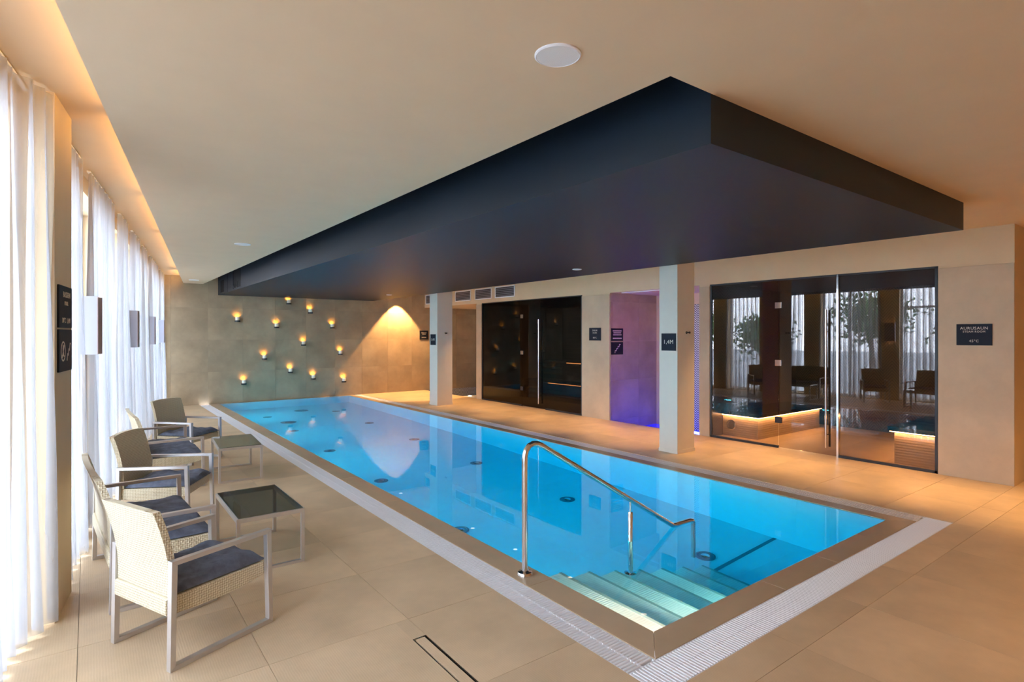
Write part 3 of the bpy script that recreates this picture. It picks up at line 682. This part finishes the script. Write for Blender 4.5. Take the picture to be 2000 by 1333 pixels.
# ------------------------------------------------------------------ ceiling fittings
def speaker(label, x, y, r, z=ZC):
    t = thing('ceiling_speaker', label, 'speaker', (x, y, z))
    MB().lathe([(r, 0), (r, -.006), (r * .94, -.010), (r * .92, -.006)], 48).build('rim', M['white'], t, smooth=True)
    MB().lathe([(r * .92, -.002), (r * .92, -.008)], 48).build('grille', M['fabricgrille'], t)
speaker('large round white ceiling speaker nearest the camera', 1.68, 1.905, .104)
speaker('round white ceiling speaker farther down the light ceiling', 1.70, 8.46, .104)
speaker('round white ceiling speaker at the far end of the light ceiling', 1.92, 14.6, .104)
def downlight(label, x, y, z, watts, half=.46, blend=1.0, r=.07, lit=True):
    t = thing('downlight', label, 'ceiling light', (x, y, z))
    MB().lathe([(r, 0), (r, -.008), (r * .9, -.012), (r * .7, -.010), (r * .66, -.002)], 28, cap=False).build('rim', M['white'], t, smooth=True)
    MB().lathe([(r * .66, -.001), (r * .66, -.005)], 24).build('lens', M['lamp'] if lit else M['white'], t)
    if watts: spot('downlight_light', (0, 0, -.02), watts, WARM, half, blend, t)
downlight('white round fitting in the black bulkhead near the steam room pillar', 5.90, 6.25, ZS, 0, lit=False)
downlight('white round fitting in the black bulkhead at its far end', 5.93, 12.97, ZS, 0, lit=False)
ww = ['nearest the passage', 'first along the steam room', 'second along the steam room', 'beside the near pillar', 'beside the plunge niche', 'first along the sauna', 'second along the sauna', 'at the far pillar', 'closest to the candle wall']
for k, y in enumerate((1.30, 2.90, 4.50, 6.25, 8.05, 9.8, 11.5, 13.2)):
    downlight('recessed walkway downlight over the right deck, %s' % ww[min(k, 7)], 7.42, y, ZC, SPOT_W)
downlight('recessed downlight washing the far wall right of the candles', 7.38, 15.33, ZC, SPOT_FAR_W, .70, .2)
for k, (x, y) in enumerate(((4.2, -0.9), (6.6, -0.6), (10.2, 0.2), (2.2, -1.8))):  # unseen downlights added as fill for the near end of the room
    downlight('unseen fill downlight added behind the photographer, %s' % ('middle', 'right', 'in the passage', 'left')[k], x, y, ZC, NEAR_FILL_W, 1.0, .7)
# ------------------------------------------------------------------ candle lights on the far wall
cand = [(3.01, 2.10, 'upper left of the candle wall'), (4.26, 2.58, 'topmost, just under the bulkhead'), (4.82, 2.35, 'high up right of the topmost one'), (3.95, 1.95, 'second row, left of the two'), (5.42, 1.95, 'second row, right of the two'), (4.64, 1.48, 'in the centre of the group'),
        (3.65, 1.13, 'middle height at the left'), (5.65, 1.21, 'middle height, rightmost'), (4.30, .76, 'low, below the centre'), (3.16, .51, 'lowest at the left'), (4.90, .56, 'low, right of the middle'), (5.75, .44, 'lowest at the right')]
proto = None
for x, z, lab in cand:
    if proto is None:
        t = thing('candle_light', '', 'candle light', (0, 0, 0), 0, 'candle lights on the far wall'); proto = t
        MB().lathe([(.062, -.035), (.065, -.03), (.065, .0), (.055, .002), (.055, -.02)], 20, o=(0, -.075, 0)).box((-.02, -.03, -.03), (.02, 0, .0)).build('bracket', M['black'], t)
        MB().lathe([(.046, -.018), (.048, .085), (.044, .085), (.042, -.01)], 20, o=(0, -.075, 0)).build('glass_cup', M['candle'], t, smooth=True)
        MB().lathe([(.004, .03), (.012, .045), (.010, .065), (.002, .092)], 12, o=(0, -.075, 0)).build('flame', M['flame'], t, smooth=True)
        l = bpy.data.lights.new('candle_glow', 'SPOT'); l.energy = CANDLE_W; l.color = (1.0, .45, .06); l.shadow_soft_size = .015; l.spot_size = 2.3; l.spot_blend = .8
        o = bpy.data.objects.new('candle_glow', l); C.objects.link(o); o.parent = t; o.location = (0, -.055, .10); o.rotation_euler = Vector((0, .85, .5)).to_track_quat('-Z', 'Y').to_euler()
    else: t = copy_tree(proto)
    t.location = (x, YF - .0128, z - .03); t['label'] = 'wall candle light in a black holder, ' + lab
# ------------------------------------------------------------------ wall hooks on the pillars
for (x, y, z, lab) in ((6.93, 5.057, 1.737, 'small steel peg hook on the side of the near pillar, right of its depth sign'), (6.95, 11.997, 1.745, 'small steel peg hook on the side of the far pillar, right of its depth sign')):
    t = thing('wall_hook', lab, 'hook', (x, y, z))
    MB().lathe([(.022, 0), (.022, -.006), (.012, -.010)], 18, 'Y').build('rose', M['chrome'], t, smooth=True)
    MB().lathe([(.008, -.006), (.008, -.05), (.016, -.054), (.016, -.064)], 16, 'Y').build('peg', M['black'], t, smooth=True)
# ------------------------------------------------------------------ handrail at the steps
t = thing('pool_handrail', 'polished steel handrail descending into the pool beside the white steps', 'handrail', (2.485, 3.17, 0))
R = .0215
def X(x, z): return (x - 2.485, 0, z)
pts = [X(2.485, .005), X(2.485, .80), X(2.487, .845), X(2.50, .88), X(2.525, .907), X(2.56, .918), X(2.60, .914), X(2.64, .897), X(2.70, .862)]
pts += [X(2.70 + (4.12 - 2.70) * k / 6, .862 - (.862 - .03) * k / 6) for k in range(1, 7)] + [X(4.15, .014), X(4.19, .006), X(4.40, .004), X(4.435, -.003), X(4.45, -.03), X(4.45, -.9)]
MB().tube(pts, R, 18).build('rail', M['chrome'], t, smooth=True)
MB().lathe([(.058, 0.0), (.058, .008), (.05, .02), (.028, .026), (.0215, .03)], 28).build('flange', M['chrome'], t, smooth=True)
mp = MB(); mp.tube([X(3.595, .33), X(3.595, .225)], .010, 10); mp.tube([X(3.595, .235), X(3.595, .225), X(3.595, -.68)], [.017, .0215, .0215], 16); mp.build('mid_post', M['chrome'], t, smooth=True)
MB().lathe([(.05, -.68), (.05, -.665), (.0215, -.655)], 20, o=X(3.595, 0)).build('post_flange', M['chrome'], t, smooth=True)
# ------------------------------------------------------------------ curtains (sheer, pleated, one per window)
def curtain(s0, s1, n0, label, flare=.05, top=3.11, seed=0, lean=0.0, wrap=0.0):
    rnd = random.Random(seed); L = s1 - s0; nx = max(24, int(L / .011)); nz = 16
    npl = max(3, int(L / .115)); ph = rnd.uniform(0, 6); k1 = [rnd.uniform(.75, 1.25) for _ in range(npl + 2)]; k2 = [rnd.uniform(-.4, .4) for _ in range(npl + 2)]
    vs = []; fs = []
    for j in range(nz + 1):
        q = j / nz; z = .028 + (top - .028) * (1 - q)
        for i in range(nx + 1):
            u = i / nx; c = u * npl; a = k1[int(c)] * (1 - c % 1) + k1[int(c) + 1] * (c % 1); b = k2[int(c)] * (1 - c % 1) + k2[int(c) + 1] * (c % 1)
            amp = (.022 + .03 * q) * a
            n = n0 + amp * math.sin(2 * PI * c + ph + b * q * 2.2) + flare * q ** 2 * (.5 + .5 * math.sin(c * 1.3 + ph)) + .01 * math.sin(3 * c + 5 * q)
            n += wrap * max(0, (u - .86) / .14) ** 1.5
            s = s0 + L * u + (u - .5) * .06 * q * L + lean * q * q + .012 * math.cos(2 * PI * c + ph)
            vs.append((n, s, z + .006 * math.sin(5 * c) * q))
    for j in range(nz):
        for i in range(nx): fs.append((j * (nx + 1) + i, j * (nx + 1) + i + 1, (j + 1) * (nx + 1) + i + 1, (j + 1) * (nx + 1) + i))
    t = thing('sheer_curtain', label, 'curtain', SN(0, 0, 0), ROT)
    MB().add(vs, fs).build('drape', M['curtain'], t, smooth=True)
    MB().box((n0 - .012, s0 - .02, top), (n0 + .012, s1 + .02, top + .012)).build('track', M['white'], t)
curtain(0.05, 1.2, -.87, 'long white sheer curtain behind the camera beside the photographer', seed=1)
curtain(1.45, 4.19, -.92, 'nearest long white sheer curtain at the left edge, before the sign pier', seed=2, flare=.02, wrap=.135)
curtain(4.735, 5.62, -.90, 'white sheer curtain just past the sign pier', seed=3)
curtain(6.06, 7.50, -.90, 'wide white sheer curtain between the first and second wall lamps, nearer half', seed=4, flare=.03)
curtain(7.97, 8.72, -.90, 'narrow white sheer curtain just before the second wall lamp', seed=5, lean=.15)
curtain(9.22, 10.20, -.90, 'white sheer curtain just past the second wall lamp', seed=6)
curtain(10.64, 11.38, -.90, 'narrow white sheer curtain just before the third wall lamp', seed=7, lean=.1)
curtain(11.90, 13.75, -.90, 'wide white sheer curtain between the third and fourth wall lamps', seed=8)
curtain(14.36, 15.40, -.90, 'last white sheer curtain against the far wall', seed=9)
# ------------------------------------------------------------------ wall lamps on the piers
for k, s in enumerate((5.84, 8.90, 11.62, 14.05)):
    t = thing('wall_lamp', 'tall white and bronze wall lamp on the pier, %s' % ('nearest, past the sign pier curtain', 'second from the near end', 'third from the near end', 'farthest, by the far wall')[k], 'wall lamp', SN(s, -.97, 1.54), ROT)
    hw = .11; dp = .175
    MB().box((0, -.05, .1), (.03, .05, .38)).build('mount', M['bronze'], t)
    m = MB(); m.box((.005, -hw, 0), (dp, -hw + .006, .48)); m.build('side_shade', M['shade'], t)
    m = MB(); m.box((.005, hw - .006, 0), (dp, hw, .48)); m.build('side_shade', M['shade'], t)
    n = 8; vs = []; fs = []
    for i in range(n + 1):
        y = -hw + 2 * hw * i / n; q = 1 - (2 * i / n - 1) ** 2
        for z in (0, .48): vs += [(dp - .022 * q, y, z), (dp + .005 - .022 * q, y, z)]
    for i in range(n):
        a, b_ = 4 * i, 4 * i + 4
        fs += [(a + 1, b_ + 1, b_ + 3, a + 3), (a, a + 2, b_ + 2, b_), (a, b_, b_ + 1, a + 1), (a + 2, a + 3, b_ + 3, b_ + 2)]
    fs += [(0, 1, 3, 2), (4 * n, 4 * n + 2, 4 * n + 3, 4 * n + 1)]
    MB().add(vs, fs).build('front_shade', M['bronze'], t)
    MB().tube([(.08, 0, .14), (.08, 0, .34)], .018, 10).build('bulb', M['led'], t, smooth=True)
# ------------------------------------------------------------------ wicker armchairs and settees
def chair_parts(root, w, rnd):
    D = .30; tk = .030; tw = .036
    out = [(-D, 0.0), (D, 0.0), (D - .012, .555), (-D + .008, .555)]; inn = [(-D + tk - .002, tk * .85), (D - tk + .002, tk * .85), (D - .012 - tk, .555 - tk * .8), (-D + .008 + tk, .555 - tk * .8)]
    nm = ['runner', 'leg', 'armrest', 'leg']
    for sgn in (-1, 1):
        y1 = sgn * w / 2; y0 = y1 - sgn * tw
        for k in range(4):
            a, b = k, (k + 1) % 4
            MB().yprism([out[a], out[b], inn[b], inn[a]], min(y0, y1), max(y0, y1)).build(nm[k], M['alu'], root, bevel=.002)
    hw = w / 2 - tw - .003
    # woven seat box, underside slightly dished
    n = 10; top = []; vs = []; fs = []
    prof = [(-.30, .275), (-.15, .262), (0, .258), (.15, .264), (.262, .285), (.268, .30), (.268, .352), (.258, .362), (-.292, .362), (-.30, .352)]
    MB().yprism(prof, -hw, hw).build('seat', M['wicker'], root, bevel=.006)
    # backrest: thick curved woven panel
    nu, nv = 14 if w < .8 else 20, 16; th = .036
    def pos(u, v, side):
        y = (u - .5) * 2 * hw; z = .362 + v * .465
        x = -.246 - .006 * v - .076 * max(0, v - .22) ** 1.7 / .78 ** 1.7 - .020 * (1 - (2 * u - 1) ** 2) * (.3 + .7 * v)
        z -= .012 * v * abs(2 * u - 1) ** 2
        return (x + (0 if side else -th), y, z)
    for side in (0, 1):
        for j in range(nv + 1):
            for i in range(nu + 1): vs.append(pos(i / nu, j / nv, side))
    K = (nu + 1) * (nv + 1)
    for j in range(nv):
        for i in range(nu):
            a = j * (nu + 1) + i; q = (a, a + 1, a + nu + 2, a + nu + 1); fs.append(q); fs.append(tuple(K + t for t in reversed(q)))
    for i in range(nu):
        for a in (i, nv * (nu + 1) + i): fs.append((a, a + 1, K + a + 1, K + a))
    for j in range(nv):
        for a in (j * (nu + 1), j * (nu + 1) + nu): b = a + nu + 1; fs.append((a, b, K + b, K + a))
    MB().add(vs, fs).build('backrest', M['wicker'], root, smooth=True)
    # cushion: puffy, creased
    nx, ny = 22, int(22 * w / .58); vs = []; fs = []
    x0, x1 = -.245, .285; cw = hw - .006
    ph = [rnd.uniform(0, 6) for _ in range(8)]
    def cz(u, v):
        e = (1 - abs(2 * u - 1) ** 5) ** .5 * (1 - abs(2 * v - 1) ** 6) ** .5
        wr = .009 * math.sin(9 * u + 5 * v * w / .58 + ph[0]) + .006 * math.sin(17 * v * w / .58 - 6 * u + ph[1]) + .005 * math.sin(23 * u + 13 * v + ph[2])
        return .372 + e * (.052 + wr), .3635 + (1 - e) * .006
    for lay in (0, 1):
        for j in range(ny + 1):
            for i in range(nx + 1):
                u, v = i / nx, j / ny; t_, b_ = cz(u, v)
                sq = 1 - .012 * abs(2 * v - 1) ** 2
                vs.append((x0 + (x1 - x0) * u, (2 * v - 1) * cw * sq, t_ if lay else b_))
    K = (nx + 1) * (ny + 1)
    for j in range(ny):
        for i in range(nx):
            a = j * (nx + 1) + i; q = (a, a + 1, a + nx + 2, a + nx + 1); fs.append(tuple(reversed(q))); fs.append(tuple(K + t for t in q))
    for i in range(nx):
        for a in (i, ny * (nx + 1) + i): fs.append((a, a + 1, K + a + 1, K + a))
    for j in range(ny):
        for a in (j * (nx + 1), j * (nx + 1) + nx): b = a + nx + 1; fs.append((a, b, K + b, K + a))
    MB().add(vs, fs).build('cushion', M['cushion'], root, smooth=True)
def seat_at(o, x, y, deg): o.location = (x, y, 0); o.rotation_euler = (0, 0, math.radians(deg))
c1 = thing('wicker_armchair', 'nearest cream wicker armchair with its woven back towards the camera', 'chair', group='wicker seats along the curtains')
chair_parts(c1, .58, random.Random(3)); seat_at(c1, .49, 3.69, 23.5)
c3 = copy_tree(c1); c3['label'] = 'wicker armchair facing the dark glass table, beyond the near settee'; seat_at(c3, .585, 6.05, -29)
c5 = copy_tree(c1); c5['label'] = 'farthest wicker armchair, beside the pale topped table'; seat_at(c5, 1.09, 8.815, -47)
s1 = thing('wicker_settee', 'wide two-seat wicker settee with slate cushion behind the nearest armchair', 'settee', group='wicker seats along the curtains')
chair_parts(s1, 1.14, random.Random(9)); seat_at(s1, .362, 4.80, 4)
s2 = copy_tree(s1); s2['label'] = 'wide two-seat wicker settee between the two farther armchairs'; seat_at(s2, .74, 7.75, 2)
# ------------------------------------------------------------------ low glass tables
def table(label, cx_, cy_, w, d, rot, h=.40):
    t = thing('side_table', label, 'table', (cx_, cy_, 0), math.radians(rot), 'low glass tables'); e = .026
    x, y = w / 2, d / 2
    for sx in (-1, 1):
        for sy in (-1, 1): MB().box((min(sx * x, sx * (x - e)), min(sy * y, sy * (y - e)), 0), (max(sx * x, sx * (x - e)), max(sy * y, sy * (y - e)), h - e)).build('leg', M['alu'], t, bevel=.002)
    for sy in (-1, 1): MB().box((-x + e, min(sy * y, sy * (y - e)), 0), (x - e, max(sy * y, sy * (y - e)), .02)).build('runner', M['alu'], t)
    m = MB(); m.box((-x, -y, h - e - .004), (x, -y + e, h)); m.box((-x, y - e, h - e - .004), (x, y, h)); m.box((-x, -y + e, h - e - .004), (-x + e, y - e, h)); m.box((x - e, -y + e, h - e - .004), (x, y - e, h))
    m.build('top_frame', M['alu'], t, bevel=.002)
    MB().box((-x + .012, -y + .012, h + .0005), (x - .012, y - .012, h + .006)).build('glass_top', M['smoke'], t)
table('low table with a dark smoked glass top in front of the near armchair', 1.07, 4.76, .47, .83, 0)
table('farther low table whose glass top looks pale grey', 1.455, 7.60, .47, .86, -4)
bpy.context.view_layer.update()
